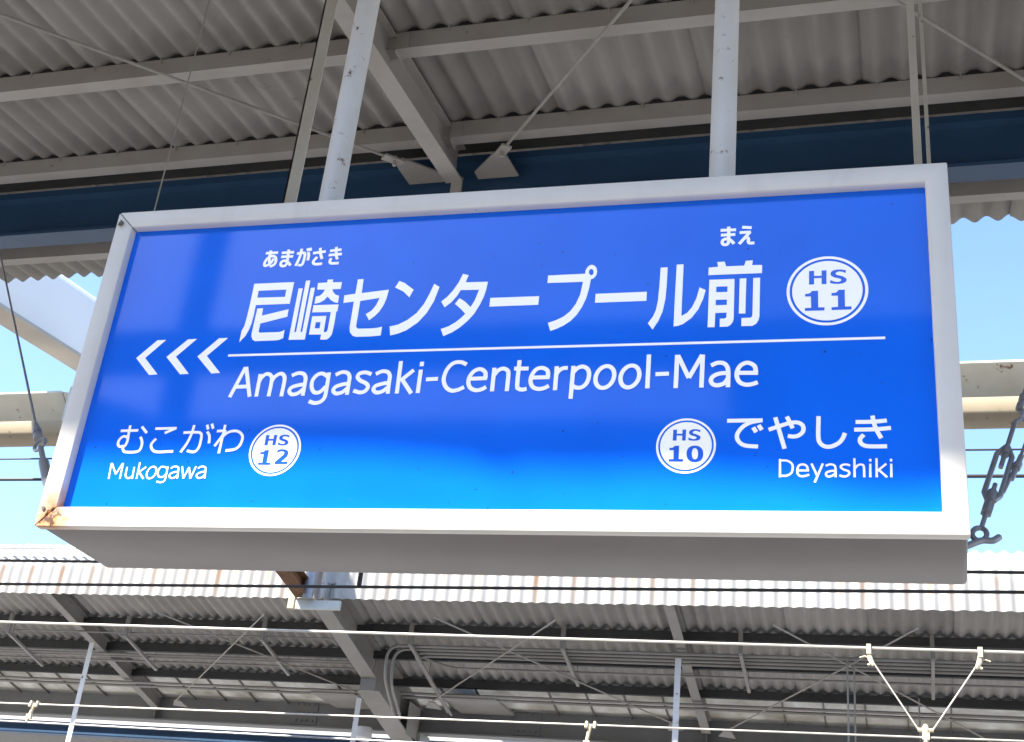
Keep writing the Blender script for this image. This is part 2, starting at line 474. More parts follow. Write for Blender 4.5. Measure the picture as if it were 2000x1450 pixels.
BADGE = {"H":[[-.442,.581,-.317,.586,-.318,.433,-.131,.432,-.13,.584,-.01,.586,-.015,.183,-.134,.186,-.132,.366,-.318,.368,-.319,.185,-.444,.185]],"S":[[.464,.565,.462,.482,.378,.523,.301,.536,.236,.519,.21,.479,.229,.442,.312,.415,.389,.388,.46,.338,.482,.284,.458,.223,.386,.183,.27,.173,.166,.182,.077,.207,.078,.295,.167,.249,.245,.23,.309,.238,.355,.274,.336,.313,.273,.339,.182,.367,.111,.409,.086,.465,.1,.526,.152,.57,.237,.592,.341,.592]],"1a":[[-.377,-.003,-.224,-.003,-.221,-.484,-.071,-.487,-.072,-.577,-.548,-.57,-.548,-.49,-.395,-.489,-.4,-.16,-.543,-.159,-.542,-.086,-.445,-.074,-.399,-.046]],"1b":[[.274,-.002,.428,-.001,.426,-.484,.583,-.486,.581,-.573,.101,-.573,.102,-.494,.26,-.488,.259,-.166,.104,-.162,.105,-.087,.202,-.08,.254,-.044]],"2":[[.121,.005,.263,.032,.432,.012,.536,-.055,.562,-.153,.518,-.267,.436,-.356,.325,-.454,.593,-.45,.588,-.549,.089,-.55,.095,-.46,.262,-.298,.38,-.184,.407,-.111,.356,-.062,.263,-.052,.184,-.068,.103,-.117]],"0":[[.589,-.303,.586,-.384,.57,-.446,.543,-.499,.503,-.543,.456,-.573,.397,-.592,.322,-.599,.248,-.592,.188,-.571,.137,-.54,.095,-.498,.064,-.444,.044,-.381,.035,-.299,.038,-.219,.053,-.155,.082,-.102,.12,-.06,.169,-.029,.227,-.01,.302,-.003,.378,-.011,.438,-.03,.488,-.063,.529,-.106,.561,-.159,.581,-.223],[.416,-.297,.414,-.369,.403,-.422,.384,-.463,.356,-.487,.32,-.497,.282,-.487,.253,-.463,.23,-.422,.216,-.367,.208,-.295,.211,-.222,.222,-.167,.241,-.128,.268,-.102,.306,-.094,.343,-.103,.371,-.128,.395,-.169,.41,-.223]]}
STROKES = {"lat":[.0148,[[-.7109,.3887,-.6812,.4807],[-.6794,.4814,-.6505,.3889],[-.7003,.4201,-.6581,.4208],[-.6306,.3891,-.6316,.4582],[-.6321,.4252,-.6273,.4448,-.6136,.4577,-.5998,.4534,-.5935,.4374,-.5936,.3891],[-.5944,.4309,-.586,.4488,-.5701,.458,-.5582,.4498,-.555,.4333,-.5557,.3883],[-.536,.4509,-.5187,.458,-.5023,.4556,-.4939,.4443,-.4926,.4286,-.4924,.389],[-.4927,.4237,-.5118,.4209,-.5298,.4148,-.5347,.4035,-.5252,.3936,-.5074,.3971,-.4935,.4107],[-.4282,.445,-.4451,.4549,-.4603,.4513,-.4715,.4346,-.4696,.4119,-.4587,.3981,-.4432,.3997,-.4288,.4158],[-.4267,.458,-.4257,.398,-.4286,.3788,-.4394,.3688,-.4546,.3665,-.4713,.3722],[-.4064,.45,-.3889,.4577,-.3728,.4551,-.3646,.4435,-.3638,.4289,-.3634,.3891],[-.3635,.4231,-.3826,.4203,-.4002,.4136,-.4052,.4024,-.3953,.3936,-.3787,.3971,-.3647,.4096],[-.3019,.4494,-.3199,.4554,-.3365,.4525,-.341,.442,-.3316,.4314,-.3148,.423,-.3064,.4132,-.3112,.4005,-.3258,.3954,-.3468,.4012],[-.2896,.4498,-.2723,.4574,-.2565,.4548,-.2483,.443,-.2479,.4279,-.2468,.39],[-.2472,.4231,-.2651,.4203,-.2842,.4143,-.2895,.4032,-.2795,.3941,-.2632,.3973,-.2483,.4097],[-.2228,.4869,-.221,.3901],[-.1822,.459,-.2159,.4281],[-.2149,.4358,-.1801,.3893],[-.1625,.4595,-.1622,.3902],[-.1621,.4833,-.1618,.4697],[-.1441,.4303,-.1106,.4311],[-.0357,.4715,-.053,.479,-.0736,.4763,-.0892,.4576,-.0946,.4291,-.0858,.4068,-.0696,.3955,-.052,.3973,-.0352,.4051],[-.0218,.429,.0253,.4298],[.0209,.4296,.0181,.447,.0046,.4568,-.0112,.4524,-.0227,.4369,-.0249,.4181,-.0172,.4022,-.0017,.395,.0142,.3978,.0251,.4044],[.0426,.391,.042,.4599],[.0412,.4338,.0523,.4508,.0663,.4568,.0786,.4508,.0823,.4375,.0827,.3908],[.1087,.4803,.109,.4088,.1145,.397,.1248,.3943,.1355,.3965],[.0962,.456,.1355,.455],[.1475,.4285,.1943,.4286],[.19,.4281,.1869,.4474,.1724,.4559,.1568,.4522,.1462,.436,.1442,.4174,.1514,.4017,.1663,.3952,.1819,.3974,.1941,.4039],[.2115,.3906,.2108,.4599],[.2096,.4329,.2176,.4466,.2284,.4535,.2404,.4541],[.2545,.3654,.255,.4597],[.2546,.4395,.2669,.4531,.2807,.4568,.2935,.4487,.2981,.4323,.294,.4109,.2823,.3983,.2683,.3968,.2558,.4025],[.3637,.4277,.3626,.4394,.358,.4491,.3505,.4551,.3415,.4567,.3321,.4535,.3239,.446,.3181,.4354,.3157,.4233,.3169,.4116,.3216,.4021,.329,.3961,.338,.3946,.3473,.3978,.3554,.4052,.3612,.4157,.3637,.4277],[.4285,.4274,.4274,.439,.4229,.4487,.4155,.4548,.4065,.4565,.3971,.4534,.3889,.4461,.3831,.4356,.3806,.4236,.3818,.412,.3864,.4024,.3938,.3963,.4028,.3947,.4121,.3978,.4202,.4051,.426,.4154,.4285,.4274],[.4506,.487,.451,.391],[.4699,.4304,.5043,.4311],[.5228,.39,.5231,.4839],[.525,.4823,.5549,.4178],[.5549,.4178,.5865,.4821],[.5878,.4827,.5872,.3902],[.6095,.4511,.6254,.4582,.6415,.4563,.6503,.4455,.6528,.4289,.6529,.3896],[.652,.4295,.6316,.428,.6157,.4209,.6102,.409,.6164,.3982,.6297,.3958,.6442,.4017,.6524,.414],[.6754,.429,.7263,.4277],[.721,.4278,.7174,.4467,.7014,.4565,.6856,.4515,.676,.4373,.6742,.4195,.6811,.4035,.6957,.3958,.7115,.3969,.7258,.4019]]],"muk":[.0092,[[-1.0246,.1474,-1.0279,.194],[-1.0262,.1933,-1.0061,.1611],[-1.0061,.1611,-.9925,.1932],[-.9914,.1938,-.9899,.1474],[-.9761,.1821,-.975,.1589,-.9696,.1509,-.9611,.1495,-.9522,.1578],[-.954,.182,-.9518,.1474],[-.9399,.1957,-.9386,.1474],[-.9177,.1819,-.9376,.1652],[-.9368,.1689,-.9174,.1473],[-.8836,.167,-.8844,.1735,-.8871,.1788,-.8914,.1821,-.8965,.1828,-.9018,.1809,-.9064,.1766,-.9095,.1707,-.9108,.164,-.91,.1575,-.9072,.1522,-.9029,.149,-.8978,.1483,-.8926,.1502,-.888,.1544,-.8849,.1603,-.8836,.167],[-.8525,.1786,-.8654,.1824,-.8745,.1793,-.8778,.1682,-.8751,.1571,-.8678,.1521,-.8575,.1542,-.8501,.1639],[-.8514,.1827,-.8507,.1483,-.854,.14,-.863,.1369,-.8756,.1394],[-.8414,.1775,-.8319,.1829,-.8217,.1812,-.8176,.1753,-.8149,.1479],[-.8176,.168,-.83,.166,-.8395,.1604,-.8394,.1535,-.8318,.1491,-.8223,.1516,-.8164,.1587],[-.8082,.1832,-.7967,.1479],[-.7967,.1479,-.7866,.1804],[-.7866,.1804,-.7757,.1478],[-.7757,.1478,-.7662,.1831],[-.7595,.1772,-.75,.1826,-.74,.1809,-.736,.1751,-.733,.1478],[-.736,.1678,-.7484,.1658,-.7578,.1602,-.7577,.1534,-.7503,.1491,-.7409,.1515,-.735,.1585]]],"mukk":[.0098,[[-1.0246,.2909,-.9698,.2918],[-.9984,.3074,-.9972,.2808,-.9955,.2613,-.9986,.2473,-1.0045,.2409,-1.0021,.2334,-.9933,.2269,-.9621,.2267,-.9504,.233,-.9476,.248,-.9508,.2609,-.9581,.2722],[-.9961,.2678,-1.0031,.2733,-1.0142,.2727,-1.0225,.2616,-1.0221,.2497,-1.0142,.2429,-1.0036,.2452],[-.9615,.3032,-.9409,.2834],[-.9179,.2962,-.8518,.2969],[-.8545,.2965,-.8854,.2828],[-.9077,.2659,-.9176,.252,-.9171,.2413,-.9079,.2306,-.8914,.2262,-.8463,.228],[-.8279,.2833,-.7871,.2839,-.7755,.281,-.7703,.272,-.7699,.2465,-.7735,.2338,-.7805,.2265,-.7911,.2259,-.8049,.2294],[-.7996,.3055,-.8028,.2766,-.81,.2511,-.8233,.2247],[-.756,.2857,-.7464,.2717,-.7432,.2505],[-.761,.3061,-.7546,.2921],[-.7471,.3091,-.7399,.294],[-.7057,.3054,-.7073,.2208],[-.727,.2864,-.7015,.2878],[-.7007,.2893,-.7101,.2682,-.7247,.2419],[-.7096,.266,-.6955,.2801,-.6797,.2863,-.6622,.2846,-.6481,.2728,-.646,.2581,-.651,.2413,-.6639,.232,-.6887,.2286]]],"dek":[.013,[[.6528,.2991,.7388,.2994],[.7355,.299,.7112,.2942,.6936,.2846,.6806,.2688,.6776,.2541,.6845,.2407,.6989,.2326,.7286,.2299],[.7158,.2806,.7237,.2678],[.729,.2866,.7369,.2735],[.7533,.274,.7795,.2835,.8057,.2917,.8231,.2919,.834,.284,.835,.2695,.8252,.2587,.8123,.2552,.7988,.2573],[.7689,.3069,.7913,.2237],[.7965,.3084,.8105,.277],[.8715,.3083,.8704,.2546,.8746,.2378,.8852,.2292,.9001,.2286,.9172,.2374,.9269,.2493,.9325,.2635],[.9574,.2916,.9987,.292,1.0293,.2947],[.9538,.2717,1.0024,.2723,1.0381,.2754],[.9966,.3079,1.0006,.2843,1.0065,.2675,1.0154,.2489],[.9757,.2583,.9675,.2489,.9673,.2394,.9741,.2317,.9887,.2283,1.0279,.2282]]],"dey":[.01,[[.7808,.1502,.7806,.1975],[.7806,.1932,.7972,.1927,.8084,.1848,.8105,.173,.8069,.1612,.7962,.1544,.7808,.1542],[.8204,.1675,.8485,.1675],[.8453,.1682,.8432,.1783,.8347,.183,.8251,.1802,.8212,.1694,.8223,.1589,.8293,.153,.8399,.1539,.8485,.1569],[.8539,.1853,.8675,.1525],[.8805,.1852,.861,.1371],[.8868,.1791,.8963,.1828,.9054,.1809,.9091,.1738,.9092,.1501],[.9094,.1668,.8972,.1657,.8887,.1618,.8876,.1557,.8928,.1517,.9023,.1545,.9093,.161],[.9426,.1798,.9332,.1826,.9237,.1803,.9215,.175,.9287,.1691,.9381,.1656,.9405,.1591,.9348,.1533,.9264,.1522,.918,.1552],[.9528,.1982,.9524,.15],[.9529,.1718,.9604,.1802,.9687,.182,.9738,.1767,.9742,.15],[.9886,.184,.9877,.15],[.9889,.1964,.9887,.1894],[1.0031,.198,1.0022,.15],[1.0249,.1839,1.0036,.1654],[1.0058,.1701,1.0255,.1499],[1.0358,.1838,1.0351,.1499],[1.0356,.1962,1.0358,.1892]]],"ama":[.0092,[[-.6934,.8526,-.6546,.8525],[-.679,.8612,-.6791,.8432,-.6773,.8244,-.6721,.8186],[-.6645,.8323,-.6713,.8186,-.6814,.8106,-.6887,.8106,-.6909,.8196,-.6863,.8319,-.6764,.8407,-.6662,.8409,-.6584,.8343,-.6559,.8217,-.6604,.8111,-.6725,.8063],[-.6427,.8509,-.6036,.8513],[-.6422,.8373,-.6038,.8373],[-.6224,.8612,-.6196,.8214,-.6202,.8129,-.6247,.8061,-.6334,.8063,-.6384,.8115,-.6375,.82,-.6295,.8237,-.6185,.819,-.6063,.8067],[-.5938,.8456,-.5747,.8474,-.5684,.8432,-.5674,.8295,-.5695,.811,-.5742,.8059,-.5831,.8071],[-.5813,.8616,-.5825,.8349,-.5904,.8041],[-.5585,.8491,-.5552,.8365,-.5555,.8208],[-.5625,.8621,-.5595,.8523],[-.5551,.8633,-.5518,.8527],[-.5432,.8444,-.5038,.848],[-.5233,.8612,-.5195,.8424,-.5114,.8234],[-.528,.8312,-.5369,.817,-.5345,.8092,-.5257,.8065,-.5082,.8075],[-.4912,.8493,-.4561,.8516],[-.493,.8348,-.4522,.8369],[-.4734,.8615,-.4693,.8335,-.463,.8193],[-.4831,.8242,-.4856,.8144,-.4801,.8072,-.457,.8067]]],"mae":[.0093,[[.6231,.8525,.6637,.852],[.6242,.8374,.662,.8374],[.6444,.8628,.6448,.8305,.6445,.8146,.6419,.8085,.6366,.8068,.6302,.8095,.6284,.8168,.6316,.8225,.6389,.8249,.6476,.822,.6538,.8161,.6594,.8087],[.6796,.859,.7046,.8559],[.6732,.8423,.7025,.8423],[.7005,.8431,.6726,.8071],[.6882,.8248,.6934,.826,.6965,.8211,.6966,.8124,.7003,.8083,.7122,.8084]]]}

# ------------------------------------------------------------------ the setting: ground, platforms, track bed
tag(MB().box(-300, 300, -300, 300, -1.4, -1.2).build('ground', M['earth']), kind='structure')
tag(MB().box(-60, 60, 3.55, 9.55, -1.19, -1.02).build('track_bed', M['ballast']), kind='structure')
tag(MB().box(-60, 60, -12.0, -5.75, -1.19, -1.02).build('track_bed', M['ballast']), kind='structure')
tag(MB().box(-60, 60, -5.6, 3.4, -1.19, 0).box(-60, 60, 3.4, 3.5, -.25, 0).build('platform', M['concrete']), kind='structure')
tag(MB().box(-60, 60, 9.7, 19, -1.19, 0).box(-60, 60, 9.6, 9.7, -.25, 0).build('platform', M['far_platform']), kind='structure')

# ------------------------------------------------------------------ near platform canopy
def nz(y):                                    # underside plane of the near roof
    return 5.545 + .105 * y
def zrow(ya, yb, f, amp=.019, step=.010):
    ys = (ya, (ya + yb) / 2, yb)
    return [(y, f(y) + amp + step * (1 - i / 2)) for i, y in enumerate(ys)]

NX0, NX1 = -13.0, 11.0
nc = thing('platform_canopy', 'large grey corrugated canopy overhead with a dark blue girder, above the station sign', 'canopy', (0, 0, 0))
mb = MB()
for ya, yb in ((-.87, .02), (-.04, .85), (.79, 1.68), (1.62, 2.51), (2.45, 4.07)):
    corrugated(mb, NX0, NX1, zrow(ya, yb, nz), off=.17)
corrugated(mb, NX0, NX1, zrow(-1.725, -.81, nz), off=.17, jag=.02)
mb.build('roof_sheet', M['slate'], nc)

def purlin(y, z, h=.1, wd=.075, s=1, name='purlin', mat='steel', par=nc, x0=NX0, x1=NX1, hooks=True, t=.006, shade_strip=True):
    """lipped channel: web towards -Y, flanges pointing +Y (s = -1 mirrors it)"""
    p = [(y, z), (y, z - h), (y + s * wd, z - h), (y + s * wd, z - h + .018), (y + s * (wd - t), z - h + .018), (y + s * (wd - t), z - h + t),
         (y + s * t, z - h + t), (y + s * t, z - t), (y + s * wd, z - t), (y + s * wd, z)]
    m = MB().prism_x(p, x0, x1)
    if hooks:
        k = math.ceil((x0 - .17) / .39)
        while .17 + k * .39 < x1:
            x = .17 + k * .39 + .065
            m.tube([(x, y - s * .006, z - .03), (x, y - s * .008, z + .01), (x, y - s * .002, z + .05)], .004, 5)
            k += 1
    o = m.build(name, M[mat], par)
    if hooks:                                 # near-black strip painted as the shade in the waves above the purlin
        MB().box(x0, x1, y + .022, y + .07, z + .001, z + .045).build('wave_shade_strip', M['cavity_shade'], par)
    return o
for y in (-1.66, -.87, -.04, .79, 1.62, 2.45):
    purlin(y, nz(y))
purlin(3.52, nz(3.52) + .005, h=.105)

# blue girder under the far edge, column beam near the middle
def girder(y, z0, z1, mat, par, x0, x1, name='girder', wd=.14, tf=.02, top=.045):
    m = MB()
    m.box(x0, x1, y - wd / 2, y + wd / 2, z0, z0 + tf)
    m.box(x0, x1, y - .006, y + .006, z0 + tf, z1 - top)
    m.box(x0, x1, y - wd / 2, y + wd / 2, z1 - top, z1)
    return m.build(name, M[mat], par)
girder(2.83, 5.485, 5.80, 'blue', nc, NX0, NX1)
MB().prism_x([(2.54, nz(2.54) - .022), (2.755, nz(2.755) - .022), (2.755, nz(2.755) - .010), (2.54, nz(2.54) - .010)], NX0, NX1).build('cavity_shade_strip', M['cavity_shade'], nc)  # dark strip added as painted shade between the last purlin and the girder
# unseen tube added at the near edge, warped to shape the sign's sun edge
gp0 = []
for i in range(97):
    gx_ = NX0 + (NX1 - NX0) * i / 96
    gp0.append((gx_, -1.772 + .012 * math.sin(gx_ * 3.1) + .010 * math.sin(gx_ * 5.7 + 1), nz(-1.84) + .088 + .012 * math.sin(gx_ * 2.3 + .6) + .012 * math.sin(gx_ * 6.4)))
MB().tube(gp0, .048, 12).build('unseen_gutter', M['steel'], nc)
girder(-.5, 4.93, 5.25, 'steel', nc, NX0, NX1, 'column_beam')

for x in (-8.05, -4.65, -1.25, 2.15, 5.55):
    m = MB()
    m.ibeam((x, -1.63, nz(-1.63) - .235), (x, 2.722, nz(2.722) - .235), .10, .215, .011, .008)
    rf = m.build('rafter', M['steel'], nc)
    for y in (.79, 1.62, 2.45):                       # cleats that carry the purlins
        c = MB()
        c.box(x + .051, x + .058, y - .012, y + .085, nz(y) - .125, nz(y) - .002)
        c.box(x + .058, x + .12, y - .012, y - .004, nz(y) - .112, nz(y) - .012)
        c.build('cleat', M['steel'], nc)
    MB().box(x - .012, x + .05, 2.705, 2.722, 5.50, 5.62).build('end_cleat', M['steel'], nc)

def brace(p_g, p_far, ang, side, parent, matn='rod', r=.0085, pm='steel', size=1.0):
    """round tie rod that ends in a bolted clevis on a gusset plate welded to the girder"""
    p_g, p_far = Vector(p_g), Vector(p_far)
    d = (p_far - p_g).normalized()
    rod = MB().tube([p_g + d * .06, p_far], r, 8).build('brace_rod', M[matn], parent)
    sd = d.cross(Vector((0, 0, 1))).normalized()
    z = Vector((0, 0, -.012))
    t = MB()
    a = p_g + d * .10 * size
    b_ = p_g - d * .02 * size
    t.plate([a + sd * .028 + z, a - sd * .028 + z, b_ - sd * .028 + z, b_ + sd * .028 + z], .012)
    t.tube([p_g + d * .03 + Vector((0, 0, -.04)), p_g + d * .03 + Vector((0, 0, .02))], .011, 6)
    t.build('clevis', M[pm], rod)
    return rod
def gusset(pts, parent, mat='steel'):
    return MB().plate(pts, .011).build('gusset_plate', M[mat], parent)
r1 = brace((-1.515, 2.545, 5.64), (-4.05, -.32, 5.37), 0, 0, nc)
gusset([(-1.555, 2.60, 5.648), (-1.50, 2.53, 5.644), (-1.30, 2.73, 5.654), (-1.30, 2.794, 5.658), (-1.55, 2.794, 5.658)], r1)
r2 = brace((-.94, 2.545, 5.64), (1.35, -.26, 5.40), 0, 0, nc)
gusset([(-.985, 2.56, 5.646), (-.915, 2.59, 5.646), (-.905, 2.794, 5.658), (-1.14, 2.794, 5.658), (-1.14, 2.72, 5.654)], r2)
r3 = brace((1.86, 2.555, 5.665), (-.36, -.24, 5.385), 0, 0, nc)
gusset([(1.80, 2.60, 5.648), (1.88, 2.53, 5.644), (2.08, 2.73, 5.654), (2.08, 2.794, 5.658), (1.82, 2.794, 5.658)], r3)

# slim hangers and a tie bar behind the sign
h = MB()
h.box(-1.245, -1.238, .97, 1.03, 3.62, 5.42).box(-1.245, -1.188, .97, .977, 3.62, 5.42)
h.build('hanger_angle', M['hanger'], nc)
h = MB().box(1.140, 1.166, .985, .992, 3.62, 5.52).box(1.140, 1.146, .992, 1.03, 3.62, 5.52).build('hanger_angle', M['hanger'], nc)
MB().box(1.183, 1.196, 1.03, 1.045, 3.62, 5.60).build('hanger_strap', M['hanger'], nc)
MB().box(-1.95, 1.17, 1.005, 1.03, 3.60, 3.65).build('tie_bar', M['steel'], nc)
MB().tube([(-1.845, 1.0, 3.62), (-1.845, 1.0, 5.62)], .003, 6).build('hanging_wire', M['rod'], nc)
# columns under the valley, clear of the view
for x in (-8.05, 5.55):
    MB().box(x - .12, x + .12, -.62, -.38, 0, 4.93).build('column', M['steel'], nc)

# what stands behind the camera (it mirrors in the sign): a line beam on a mast, houses across the street
bm_ = thing('catenary_mast', 'plain grey line mast with a long beam standing behind the camera', 'mast', (-4.6, -6.2, -1.2))
MB().box(-4.68, -4.48, -6.30, -6.10, -1.2, 10.5).build('pole', M['steel_far'], bm_)
MB().box(-30, 30, -6.32, -6.08, 6.22, 6.55).build('beam', M['steel_far'], bm_)
for lab, x0, x1, za, zb in (('grey house with a sloping roof behind the camera, at the left', -24, -12.6, 15.5, 11.9), ('low grey house behind the camera, between two taller ones', -12.5, -1.2, 12.0, 12.0),
                            ('tall grey house behind the camera, at the right', -1.1, 16, 13.6, 13.6)):
    ho = thing('house', lab, 'house', ((x0 + x1) / 2, -26, -1.2), 'houses behind the camera')
    m = MB()
    m.add([(x0, -20, -1.2), (x1, -20, -1.2), (x1, -20, zb), (x0, -20, za), (x0, -32, -1.2), (x1, -32, -1.2), (x1, -32, zb), (x0, -32, za)],
          [(0, 1, 2, 3), (7, 6, 5, 4), (0, 4, 5, 1), (1, 5, 6, 2), (2, 6, 7, 3), (3, 7, 4, 0)])
    m.build('wall', M['house_wall'], ho)
    nwin = int((x1 - x0) / 2.4)
    for r_ in range(3):
        for i in range(nwin):
            xx = x0 + 1.0 + i * 2.4
            MB().box(xx, xx + 1.3, -19.99, -19.95, 1.5 + r_ * 3, 2.8 + r_ * 3).build('window', M['blue'], ho)

# ------------------------------------------------------------------ far platform canopy
def fz(y):                                    # plane of the services hung under the far roof
    return 5.17 - .24 * (y - 9.3)
def fs(y):                                    # the roofing sheets sit a little higher
    return fz(y) + .10
FX0, FX1 = -24.0, 16.0
fc = thing('platform_canopy', 'dull grey canopy across the tracks with a white corrugated rust streaked front edge', 'canopy', (0, 0, 0))
mb = MB()
for ya, yb in ((9.19, 10.05), (9.98, 10.61), (10.54, 11.27)):
    ys = (ya, (ya + yb) / 2, yb)
    corrugated(mb, FX0, FX1, [(y, fs(y) + .019 + .010 * i / 2) for i, y in enumerate(ys)], off=-.07, seg=8)
mb.build('roof_sheet', M['slate_far'], fc)
mb = MB()
prof = [(9.165, 5.135), (9.165, 5.40), (9.17, 5.50), (9.20, 5.60), (9.265, 5.69), (9.37, 5.76), (9.52, 5.80), (9.75, 5.81)]
corrugated(mb, FX0, FX1, [(y, z) for y, z in reversed(prof)], off=-.07, seg=10, amp=.0155)
mb.build('fascia', M['fascia'], fc)
MB().tube([(FX0, 9.12, 5.668), (-4.95, 9.12, 5.63)], .012, 6).build('fascia_pipe', M['beam_pale'], fc)

for y, hh in ((9.98, .085), (10.54, .10), (11.19, .085)):
    purlin(y, fs(y), h=hh, wd=.06, mat='purlin_dark', par=fc, x0=FX0, x1=FX1, hooks=False)
# skylight strip with its dark bars, and the sheet edge beyond
MB().plate([(FX0, 11.22, fs(11.22) + .03), (FX1, 11.22, fs(11.22) + .03), (FX1, 12.1, fs(12.1) + .03), (FX0, 12.1, fs(12.1) + .03)], .008).build('skylight', M['skylight'], fc)
x = -15.3
i = 0
while x < 9:
    if i % 6 not in (4,):
        MB().bar((x, 11.24, fs(11.24) + .005), (x, 12.05, fs(12.05) + .005), .018, .02).build('glazing_bar', M['mullion'], fc)
    x += .43
    i += 1
for a, b_ in ((-5.6, -5.05), (-4.0, -3.35)):
    MB().box(a, b_, 11.15, 11.95, 4.60, 4.63).build('cover_plate', M['steel_far'], fc)

# grey girder at the foot of the slope, with splice bolts and stiffeners
g = girder(12.0, 4.345, 4.745, 'girder_grey', fc, FX0, FX1, wd=.2)
for xx in (-8.04, -1.11, 5.7, -14.7):
    MB().box(xx - .006, xx + .006, 11.9, 11.993, 4.366, 4.70).build('stiffener', M['girder_grey'], g)
for xx in (-6.02, -3.2, 3.4):
    st = MB()
    st.box(xx - .16, xx + .16, 11.982, 11.993, 4.39, 4.68)
    for k in range(4):
        for zz in (4.44, 4.535, 4.63):
            st.tube([(xx - .11 + k * .073, 11.962, zz), (xx - .11 + k * .073, 11.984, zz)], .013, 6)
    st.build('splice_plate', M['girder_grey'], g)

for xx in (-14.7, -11.4, -8.04, -1.11, 2.55, 5.7):
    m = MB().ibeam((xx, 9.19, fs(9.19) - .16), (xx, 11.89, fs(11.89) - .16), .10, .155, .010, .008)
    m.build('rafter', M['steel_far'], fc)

# main frame: a deeper beam that steps down to its haunch and column
mf = MB()
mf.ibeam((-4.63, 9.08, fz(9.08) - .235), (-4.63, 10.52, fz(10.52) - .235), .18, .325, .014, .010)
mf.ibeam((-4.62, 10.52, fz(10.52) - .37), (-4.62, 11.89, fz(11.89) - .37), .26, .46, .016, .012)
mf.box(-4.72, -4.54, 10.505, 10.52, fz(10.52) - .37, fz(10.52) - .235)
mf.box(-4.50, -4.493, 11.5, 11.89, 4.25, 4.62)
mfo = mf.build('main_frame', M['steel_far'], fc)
MB().box(-4.93, -4.44, 9.035, 9.08, 4.985, 5.075).build('end_plate', M['beam_pale'], mfo)
gp = MB()
gp.box(-5.02, -4.95, 9.04, 9.10, 4.99, 5.20)
gp.build('side_plate', M['beam_cream'], mfo)
MB().box(-4.75, -4.45, 11.86, 12.2, 0, 4.345).build('column', M['steel_far'], fc)
for xx in (-14.7, 5.7):
    MB().box(xx - .12, xx + .12, 11.88, 12.12, 0, 4.345).build('column', M['steel_far'], fc)

# tie rods in crossing pairs
for (a, b_) in (((-7.47, 11.40), (-4.85, 8.75)), ((-4.75, 11.20), (-7.62, 8.42)), ((-4.112, 11.168), (-1.72, 8.78)), ((-1.403, 11.435), (-4.05, 8.75)),
                ((-.843, 11.549), (1.62, 8.78)), ((1.95, 11.65), (-.62, 8.75))):
    ax, ay = a
    bx, by = b_
    t0 = (ay - 9.3) / (ay - by)
    ex, ey = ax + (bx - ax) * t0, 9.3
    rod = MB().tube([(ax, ay, fz(ay) - .17), (ex, ey, fz(ey) - .17)], .0085, 6).build('brace_rod', M['rod'], fc)
    dx = 1 if ex > ax else -1
    gusset([(ax - dx * .10, ay + .12, fz(ay + .12) - .18), (ax - dx * .02, ay - .02, fz(ay - .02) - .178), (ax + dx * .05, ay + .01, fz(ay) - .178), (ax + dx * .08, ay + .16, fz(ay + .16) - .18)][::dx], rod, 'steel_far')

# electrical conduits under the second purlin and their cross bars
for i, (yy, x0, bend) in enumerate(((10.03, -4.20, 1), (10.10, -4.16, 1), (10.17, -4.02, 0), (10.24, -4.00, 0))):
    z_ = fz(yy) - .105
    if bend:
        xb = -4.26 + i * .05
        pts = [(FX1, yy, z_), (xb, yy, z_), (xb, yy + .02, z_ - .34 - i * .02), (xb - .04, yy + .55, z_ - .62)]
    else:
        pts = [(FX1, yy, z_), (x0, yy, z_), (x0, yy + 1.35, z_ - .335)]
    MB().tube(pts, .016, 6, round_=.16).build('conduit', M['steel_far'], fc)
MB().tube([(FX1, 10.53, fz(10.53) - .085), (-3.7, 10.53, fz(10.53) - .085), (-3.95, 10.32, fz(10.32) - .085)], .013, 6, round_=.2).build('conduit', M['steel_far'], fc)
for yy, dz, rr in ((9.99, .07, .009), (10.40, .115, .014), (10.48, .10, .014), (10.62, .085, .012)):
    MB().tube([(FX0, yy, fz(yy) - dz), (-4.72, yy, fz(yy) - dz)], rr, 6).build('conduit', M['steel_far'], fc)
for yy in (11.13, 11.22):
    for a, b_ in ((FX0, -4.72), (-4.48, FX1)):
        MB().tube([(a, yy, fz(yy) - .10), (b_, yy, fz(yy) - .10)], .017, 6).build('conduit', M['steel_far'], fc)
for xx in (-14.1, -12.4, -10.7, -8.96, -7.40, -5.69, -3.97, -2.31, -.51, 1.285, 3.0):
    cb = MB().bar((xx, 9.93, fz(9.93) - .155), (xx, 10.70, fz(10.70) - .155), .032, .028)
    cb.box(xx - .02, xx + .02, 9.89, 9.93, fz(9.93) - .15, fz(9.9) + .08)
    cb.tube([(xx, 10.0, fz(10.0) - .15), (xx, 10.0, fs(10.0))], .005, 5).tube([(xx, 10.62, fz(10.62) - .15), (xx, 10.62, fs(10.62))], .005, 5)
    cb.build('conduit_bar', M['steel_far'], fc)
for xx, yy in ((.50, 10.0), (.56, 10.06)):
    MB().tube([(xx, yy, 0), (xx, yy, fz(yy) - .1)], .010, 6).build('riser_pipe', M['steel_far'], fc)
MB().tube([(1.15, 10.9, 3.0), (1.15, 10.9, fz(10.9) - .05)], .010, 6).build('riser_pipe', M['rod'], fc)

# slim white posts hung from the rafters
for xx, yy, dz in ((-7.885, 10.05, .17), (-4.735, 10.60, .42), (-1.13, 10.0, .17)):
    p = MB().box(xx - .03, xx + .03, yy - .028, yy - .022, 0, fz(yy) - dz).box(xx - .03, xx - .024, yy - .022, yy + .03, 0, fz(yy) - dz)
    p.build('slim_post', M['white_post'], fc)
# lamp bell beside the haunch
MB().tube([(-5.05, 11.6, 4.32), (-5.05, 11.6, 4.20), (-5.05, 11.6, 4.17)], [.09, .10, .075], 14).build('lamp_bell', M['box_white'], fc)

